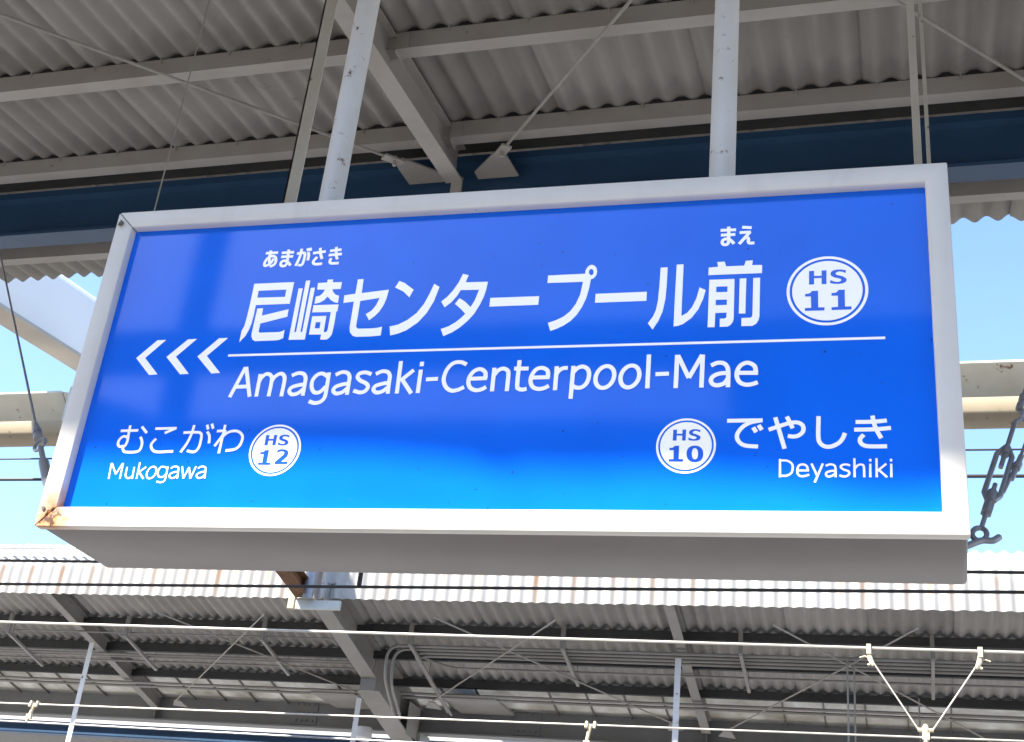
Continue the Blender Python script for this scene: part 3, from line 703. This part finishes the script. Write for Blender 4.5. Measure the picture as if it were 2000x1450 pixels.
# rear half of the far roof: white edge strip, blue girder, sheets
MB().box(FX0, FX1, 13.0, 13.04, 4.468, 4.55).build('edge_strip', M['fascia_plain'], fc)
girder(13.2, 4.322, 4.50, 'blue', fc, FX0, FX1, 'rear_girder', wd=.16, tf=.015, top=.02)
mb = MB()
corrugated(mb, FX0, FX1, [(13.30, 4.345), (15.0, 4.27), (16.5, 4.20)], off=-.07, seg=6)
mb.build('rear_sheet', M['slate_far'], fc)

MB().box(FX0, FX1, 12.12, 12.5, 4.66, 4.68).build('unseen_gutter', M['steel_far'], fc)

# ------------------------------------------------------------------ overhead line equipment
def gx(y):
    return -5.8277 + .188 * (y - 4.722)
gt = thing('catenary_gantry', 'big smooth white box girder crossing over the tracks at the left of the sign', 'gantry', (gx(16.5), 16.5, -1.2))
d = Vector((.185, .983, 0)).normalized()
n = Vector((-d.y, d.x, 0))
def gp_(y, off, z):
    return Vector((gx(y), y, 0)) + n * off + Vector((0, 0, z))
pr = [(0, 6.2), (0, 6.70), (.05, 6.79), (.19, 6.79), (.235, 6.70), (.235, 6.2)]
vs_ = [gp_(-9.5, o_, z_) for o_, z_ in pr] + [gp_(17, o_, z_) for o_, z_ in pr]
k = len(pr)
MB().add(vs_, [tuple(range(k)), tuple(range(2 * k - 1, k - 1, -1))] + [(i, i + k, (i + 1) % k + k, (i + 1) % k) for i in range(k)]).build('girder', M['box_white'], gt, bevel=.012)
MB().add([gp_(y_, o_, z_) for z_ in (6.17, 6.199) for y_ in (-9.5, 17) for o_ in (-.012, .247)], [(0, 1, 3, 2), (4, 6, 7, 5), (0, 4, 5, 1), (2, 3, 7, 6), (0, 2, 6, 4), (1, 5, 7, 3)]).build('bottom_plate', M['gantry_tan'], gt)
for y in (-9.2, 16.6):
    MB().box(gx(y) - .25, gx(y) + .03, y - .18, y + .18, -1.2, 6.2).build('column', M['box_white'], gt)
MB().box(gx(5.7) - 1.6, gx(5.7) - 1.4, 5.52, 5.7, 5.78, 6.68).box(gx(5.7) - 1.6, gx(5.7) - .1, 5.55, 5.68, 6.6, 6.68).build('drop_bracket', M['beam_pale'], gt)

lb = thing('line_beam', 'pale grey green beam with a cream rail below, running behind the sign under the white girder', 'beam', (-6, 5.7, 5.4))
for a, b_ in ((-18, -5.62), (-5.0, 14)):
    MB().prism_x([(5.48, 5.775), (5.48, 5.76), (5.50, 5.76), (5.73, 5.575), (5.76, 5.575), (5.76, 5.775)], a, b_).build('upper_beam', M['beam_pale'], lb)
MB().prism_x([(5.25, 5.395), (5.25, 5.30), (5.27, 5.275), (5.36, 5.235), (5.40, 5.235), (5.40, 5.395)], -18, 14).build('lower_rail', M['beam_cream'], lb)
for x in (-8.4, -5.45, -2.2, .8, 4.0):
    MB().box(x - .03, x + .03, 5.40, 5.52, 5.30, 5.77).build('rail_bracket', M['beam_pale'], lb)
e = MB()
e.add([(-5.61, 5.49, 5.77), (-5.58, 5.77, 5.47), (-5.38, 5.77, 5.47), (-5.47, 5.49, 5.745), (-5.61, 5.78, 5.77), (-5.58, 5.785, 5.47), (-5.38, 5.785, 5.47), (-5.47, 5.78, 5.745)],
      [(0, 1, 2, 3), (7, 6, 5, 4), (0, 4, 5, 1), (1, 5, 6, 2), (2, 6, 7, 3), (3, 7, 4, 0)])
e.build('end_bracket', M['beam_pale'], lb)

ms = thing('catenary_mast', 'round grey pole with a rusty arm on the front edge of the far canopy', 'mast', (-4.78, 8.98, 5.075))
MB().tube([(-4.78, 8.98, 5.075), (-4.78, 8.98, 8.4)], .055, 16).build('pole', M['galv'], ms)
MB().ibeam((-4.86, 9.03, 5.10), (-4.86, 7.6, 5.38), .16, .16, .014, .01).build('arm', M['rusty'], ms)

def wire(label, p0, p1, r, mat, group='overhead line wires', sag=.0, name='overhead_wire'):
    p0, p1 = Vector(p0), Vector(p1)
    dr = (p1 - p0) / (p1.x - p0.x)
    a, b_ = p0 + dr * (-22 - p0.x), p0 + dr * (18 - p0.x)
    pts = [a.lerp(b_, i / 24) for i in range(25)]
    o = MB().tube(pts, r, 8).build(name, M[mat], base=tuple(pts[0]))
    return tag(o, label, 'wire', group)
wire('thin dark wire, topmost of those across the sky below the pale beam', (-5.791, 5.2, 5.044), (1.804, 5.2, 5.002), .007, 'wire_dark')
wire('thick dark cable crossing the sky just under the thin topmost wire', (-5.7345, 5.2, 4.869), (1.791, 5.2, 4.823), .0125, 'wire_dark')
wire('dark wire in front of the top of the white corrugated edge', (-5.52, 5.2, 4.208), (1.7515, 5.2, 4.20), .0105, 'wire_dark')
we = wire('dark wire in front of the lower half of the white corrugated edge', (-5.462, 5.2, 4.025), (1.736, 5.2, 4.078), .011, 'wire_dark')
MB().tube([(-2.55, 5.2, 4.045), (-2.55, 5.2, 4.30)], .018, 8).build('spacer', M['wire_dark'], we)
wire('thick bright wire just below the sign that carries the V shaped dropper', (-7.67, 8.1, 4.515), (1.945, 8.1, 4.484), .012, 'wire_light')
wire('bright wire low in the picture, gripped by both short clamps', (-7.4135, 8.1, 3.719), (1.894, 8.1, 3.794), .0078, 'wire_light')
wire('dull thin contact wire, lowest of all the wires', (-7.359, 8.1, 3.550), (-3.62, 8.1, 3.5465), .0085, 'galv')
# V dropper
vd = thing('wire_dropper', 'V shaped bronze dropper hanging from the thick bright wire at lower right', 'dropper', (1.17, 8.1, 3.79))
tp = [(.754, 8.1, 4.486), (1.6155, 8.1, 4.484)]
bt = (1.172, 8.1, 3.90)
for (x_, y_, z_), s in zip(tp, (1, -1)):
    MB().tube([(x_ + s * .035, y_ - .005, z_ - .12), (bt[0] - s * .05, bt[1], bt[2] - .06)], .0065, 8).build('arm', M['wire_light'], vd)
    c = MB().box(x_ - .018, x_ + .018, y_ - .026, y_ + .026, z_ - .05, z_ + .03)
    c.tube([(x_, y_, z_ - .03), (x_ + s * .01, y_, z_ - .09), (x_ + s * .035, y_, z_ - .14)], [.018, .022, .015], 8)
    c.tube([(x_ - s * .01, y_, z_ - .14), (x_ + s * .03, y_, z_ - .12)], .011, 6)
    c.tube([(x_ + s * .0, y_, z_ - .085), (x_ - s * .03, y_, z_ - .065), (x_ - s * .075, y_, z_ - .08)], .006, 6)
    c.build('hook_clamp', M['clamp'], vd)
c = MB().tube([(bt[0], bt[1], bt[2] - .01), (bt[0], bt[1], bt[2] - .035), (bt[0], bt[1], bt[2] - .07), (bt[0], bt[1], bt[2] - .15)], [.012, .028, .026, .02], 10)
c.tube([(bt[0] - .06, bt[1], bt[2] - .055), (bt[0] + .06, bt[1], bt[2] - .055)], .016, 8)
c.box(bt[0] - .028, bt[0] + .028, bt[1] - .02, bt[1] + .02, bt[2] - .13, bt[2] - .075)
c.build('contact_clamp', M['clamp'], vd)
for x_, zt, zb, lab in ((-7.05, 3.722, 3.552, 'short bronze clamp joining two wires at lower left'), (-1.56, 3.766, 3.56, 'short bronze clamp on the low wire below the middle of the sign')):
    c = MB().tube([(x_ + .03, 8.1, zt), (x_ + .015, 8.1, zt - .06), (x_ - .01, 8.1, zb)], [.014, .017, .013], 8)
    for s in (-1, 1):
        c.tube([(x_ + .03 + s * .035, 8.075, zt - .03), (x_ + .03 + s * .035, 8.09, zt + .02), (x_ + .03 + s * .035, 8.125, zt + .015)], .014, 8)
    c.box(x_ - .025, x_ + .03, 8.085, 8.115, zb + .03, zb + .075)
    tag(c.build('wire_clamp', M['clamp'], base=(x_, 8.1, zb)), lab, 'clamp', 'clamps joining the low wires')

# ------------------------------------------------------------------ station sign
SM = Matrix(((0.99971, -0.02396, -0.00071), (0.02396, 0.99971, 0), (0.00071, -0.00002, 1))).to_4x4()
sg = thing('station_sign', 'large blue backlit box sign in a white frame hung from two white poles', 'sign', (0, 0, 0))
sg.matrix_world = Matrix.Translation((0, 0, 2.6)) @ SM
HW, HH, DP = 1.2, 1.008, .38
FB, PY = .056, .029                           # frame face width, depth of the panel behind the frame face
# cabinet behind the frame: shell with a soft lower left corner, slightly wider at the back right
cab = MB()
front = [(-HW + .004, .003), (HW - .004, .003), (HW - .004, HH - .003), (-HW + .004, HH - .003)]
back = [(-HW + .004, .003), (HW + .012, .003), (HW + .012, HH - .003), (-HW + .004, HH - .003)]
vs_ = [(x, .03, z) for x, z in front] + [(x, DP, z) for x, z in back]
cab.add(vs_, [(3, 2, 1, 0), (4, 5, 6, 7), (0, 1, 5, 4), (1, 2, 6, 5), (2, 3, 7, 6), (3, 0, 4, 7)])
cab.build('cabinet', M['cabinet'], sg, bevel=.012)
def rail(poly, name):
    """mitred frame member: face polygon (x, z), returned to the depth of the cabinet, lip running back to the panel"""
    m = MB()
    k = len(poly)
    m.add([(x, 0, z) for x, z in poly] + [(x, .034, z) for x, z in poly],
          [tuple(range(k)), tuple(range(2 * k - 1, k - 1, -1))] + [(i, i + k, (i + 1) % k + k, (i + 1) % k) for i in range(k)])
    return m.build(name, M['sign_white'], sg, bevel=.0045)
g_ = .0012
rail([(-HW, .0), (-HW + FB, FB), (-HW + FB, HH - FB), (-HW, HH)], 'side_rail')
rail([(-HW + g_ * 1.6, 0), (HW, 0), (HW, HH), (-HW + g_ * 1.6, HH), (-HW + FB + g_ * 1.6, HH - FB), (HW - FB, HH - FB), (HW - FB, FB), (-HW + FB + g_ * 1.6, FB)], 'frame')
for x, z, rr in ((-1.183, .966, .008), (-1.182, .050, .0055)):
    MB().tube([(x, -.004, z), (x, .002, z)], rr, 10).build('screw', M['screw'], sg)
m = MB()
m.tube([(-1.183, -.006, .975), (-1.172, -.008, .966), (-1.178, -.007, .956), (-1.188, -.006, .96)], .0025, 6)
m.build('wire_hook', M['screw'], sg)
pn = MB()
pn.box(-HW + .03, HW - .03, PY, PY + .005, .03, HH - .03)
panel = pn.build('panel', M['panel'], sg)

def ngon(loops, y, th=0.0):
    """flat filled outline with holes in the sign plane"""
    L = [[Vector((p[i], p[i + 1], 0)) for i in range(0, len(p), 2)] for p in loops]
    tri = geometry.tessellate_polygon(L)
    flat = [v for l in L for v in l]
    return [(v.x, y, v.y) for v in flat], [tuple(t) for t in tri]
def catmull(p, n=6):
    if len(p) < 3:
        return p
    closed = (p[0] - p[-1]).length < 1e-6
    q = [p[-2]] + p + [p[1]] if closed else [p[0] * 2 - p[1]] + p + [p[-1] * 2 - p[-2]]
    out = []
    for i in range(1, len(q) - 2):
        a, b_, c, d_ = q[i - 1:i + 3]
        for k_ in range(n):
            t = k_ / n
            out.append(.5 * ((2 * b_) + (c - a) * t + (2 * a - 5 * b_ + 4 * c - d_) * t * t + (3 * b_ - a - 3 * c + d_) * t ** 3))
    out.append(q[-2])
    return out
def stroke(flat, wd, y):
    p = [Vector((flat[i], flat[i + 1])) for i in range(0, len(flat), 2)]
    p = catmull(p)
    L, R_ = [], []
    closed = (p[0] - p[-1]).length < 1e-6
    for i, v in enumerate(p):
        a = p[i - 1] if i else (p[-2] if closed else p[0])
        b_ = p[i + 1] if i < len(p) - 1 else (p[1] if closed else p[-1])
        t = (b_ - a).normalized()
        nn = Vector((-t.y, t.x)) * wd / 2
        L.append(v + nn)
        R_.append(v - nn)
    n_ = len(p)
    return [(v.x, y, v.y) for v in L + R_], [(i, i + 1, n_ + i + 1, n_ + i) for i in range(n_ - 1)]
LY = PY - .0008
def lettering(name, shapes, mat, parent=panel, y=LY):
    m = MB()
    for i, (v, f) in enumerate(shapes(y)):
        m.add([(a, b_ - .00004 * i, c) for a, b_, c in v], f)
    o = m.build(name, M[mat], parent)
    return o
lettering('title_lettering', lambda y: [ngon(l, y) for l in TITLE], 'letter')
lettering('arrow_marks', lambda y: [ngon(l, y) for l in ARROWS], 'letter')
lettering('divider_line', lambda y: [ngon([[-.7435, .5155, 1.0325, .5135, 1.0325, .5205, -.7430, .5225]], y)], 'letter')
for key in ('lat', 'mukk', 'muk', 'dek', 'dey', 'ama', 'mae'):
    wd, st_ = STROKES[key]
    wd *= {'lat': .77, 'muk': .52, 'dey': .53, 'mukk': .80, 'dek': .80}.get(key, .95)
    lettering('lettering', lambda y, st_=st_, wd=wd: [stroke(s, wd, y) for s in st_], 'letter')
def disc(cx, cz, r0, r1=0, n=56):
    o = [c for i in range(n) for c in (cx + r0 * math.cos(2 * math.pi * i / n), cz + r0 * math.sin(2 * math.pi * i / n))]
    if not r1:
        return [o]
    return [o, [c for i in range(n) for c in (cx + r1 * math.cos(2 * math.pi * i / n), cz + r1 * math.sin(2 * math.pi * i / n))]]
for cx, cz, r, mat, dg in ((.8955, .657, .1005, 'letter', ('1a', '1b')), (-.544, .2295, .0745, 'badge', ('1a', '2')), (.554, .2335, .0735, 'badge', ('1a', '0'))):
    b_ = lettering('number_badge', lambda y: [ngon(disc(cx, cz, r, r * .925), y), ngon(disc(cx, cz, r * .862), y)], mat)
    def glyphs(y):
        out = []
        for ch in ('H', 'S') + dg:
            out.append(ngon([[c * r + (cz if i % 2 else cx) for i, c in enumerate(l)] for l in BADGE[ch]], y - .0006))
        return out
    gl = lettering('badge_lettering', glyphs, 'letter_blue', parent=b_)
for x in (-.601, .603):
    m = MB()
    m.tube([(x, .19, HH - .01), (x, .19, 3.0)], .0375, 24)
    m.tube([(x, .19, HH - .006), (x, .19, HH + .008)], .055, 24)
    m.build('pole', M['white_post'], sg)

# ------------------------------------------------------------------ stay wires with turnbuckles
def lerp(a, b_, t):
    return Vector(a).lerp(Vector(b_), t)
A, B = Vector((-1.222, .03, 2.72)), Vector((-4.14, 2.61, 5.47))
L_ = (B - A).length
dd = (B - A).normalized()
sdv = dd.cross(Vector((0, 1, 0))).normalized()
sw = thing('stay_wire', 'thin steel stay wire with a turnbuckle at the left end of the sign', 'stay wire', tuple(A), 'stay wires of the sign')
P = lambda s: A + dd * s
MB().tube([P(.62), B], .0045, 8).tube([P(.50), P(.64)], .009, 8).build('cable', M['galv'], sw)
t = MB().tube([P(.05), P(.08), P(.26), P(.29)], [.009, .0155, .0155, .009], 10)
t.build('turnbuckle', M['galv'], sw)
MB().tube([P(-.02), P(.06)], .011, 8).build('hook', M['galv'], sw)
m = MB().tube([P(.28), P(.40)], .009, 8)
ring = [P(.43) + sdv * .022 * math.cos(a) + dd * .034 * math.sin(a) for a in [2 * math.pi * i / 14 for i in range(14)]]
m.tube(ring, .006, 6, closed=True)
m.build('eye_bolt', M['galv'], sw)
m = MB()
for s in (.49, .545):
    m.tube([P(s), P(s + .035)], .015, 10)
m.build('wire_clip', M['galv'], sw)

A, B = Vector((1.222, .33, 2.675)), Vector((2.03, 2.67, 5.475))
dd = (B - A).normalized()
sdv = -dd.cross(Vector((0, 1, 0))).normalized()
sw2 = thing('stay_wire', 'heavy galvanised stay with an open turnbuckle and hooks at the right end of the sign', 'stay wire', tuple(A), 'stay wires of the sign')
MB().tube([P(.80), B], .006, 8).build('cable', M['galv'], sw2)
S1 = P(.30) + sdv * .025
MB().tube([S1, P(.50) + sdv * .040, P(1.6) + sdv * .075], .005, 8).tube([P(.38) + sdv * .034, P(.52) + sdv * .042], .008, 8).tube([P(.44) + sdv * .037, P(.47) + sdv * .040], .012, 8).build('side_cable', M['galv'], sw2)
def loop(c, a, b_, r, mat, name, n_=18, u=None, v=None):
    u = u or sdv
    v = v or dd
    pts = [c + u * a * math.cos(2 * math.pi * i / n_) + v * b_ * math.sin(2 * math.pi * i / n_) for i in range(n_)]
    return MB().tube(pts, r, 8, closed=True)
tb = MB()
for s in (-1, 1):
    tb.tube([P(.245) + sdv * s * .007, P(.275) + sdv * s * .020, P(.50) + sdv * s * .020, P(.535) + sdv * s * .007], [.009, .0075, .0075, .009], 8)
tb.tube([P(.235), P(.285)], .0135, 12).tube([P(.505), P(.545)], .0125, 12)
tb.build('turnbuckle', M['galv'], sw2)
MB().tube([P(.10), P(.33)], .0065, 8).build('threaded_rod', M['galv'], sw2)
MB().tube([P(.43), P(.67), P(.72) - sdv * .0, P(.74) + sdv * .02, P(.72) + sdv * .04, P(.655) + sdv * .042], .0068, 8, round_=.03).build('hook', M['galv'], sw2)
loop(P(.765) + sdv * .012, .018, .03, .006, 'galv', 'thimble', u=Vector((0, 1, 0))).build('thimble', M['galv'], sw2)
m = MB().tube([P(.80), P(.835)], .011, 8).tube([P(.86), P(.895)], .011, 8)
m.build('wire_clip', M['galv'], sw2)
nut = MB().tube([P(.175), P(.215)], .015, 6)
nut.build('lock_nut', M['galv'], sw2)
loop(P(.068), .017, .030, .007, 'galv', 'eye').build('eye', M['galv'], sw2)
k2 = MB().tube([A - Vector((.03, 0, 0)), P(.03), P(.045) + sdv * .012, P(.052) + sdv * .034, P(.078) + sdv * .046], .0085, 8, round_=.02)
k2.build('anchor_hook', M['galv'], sw2)
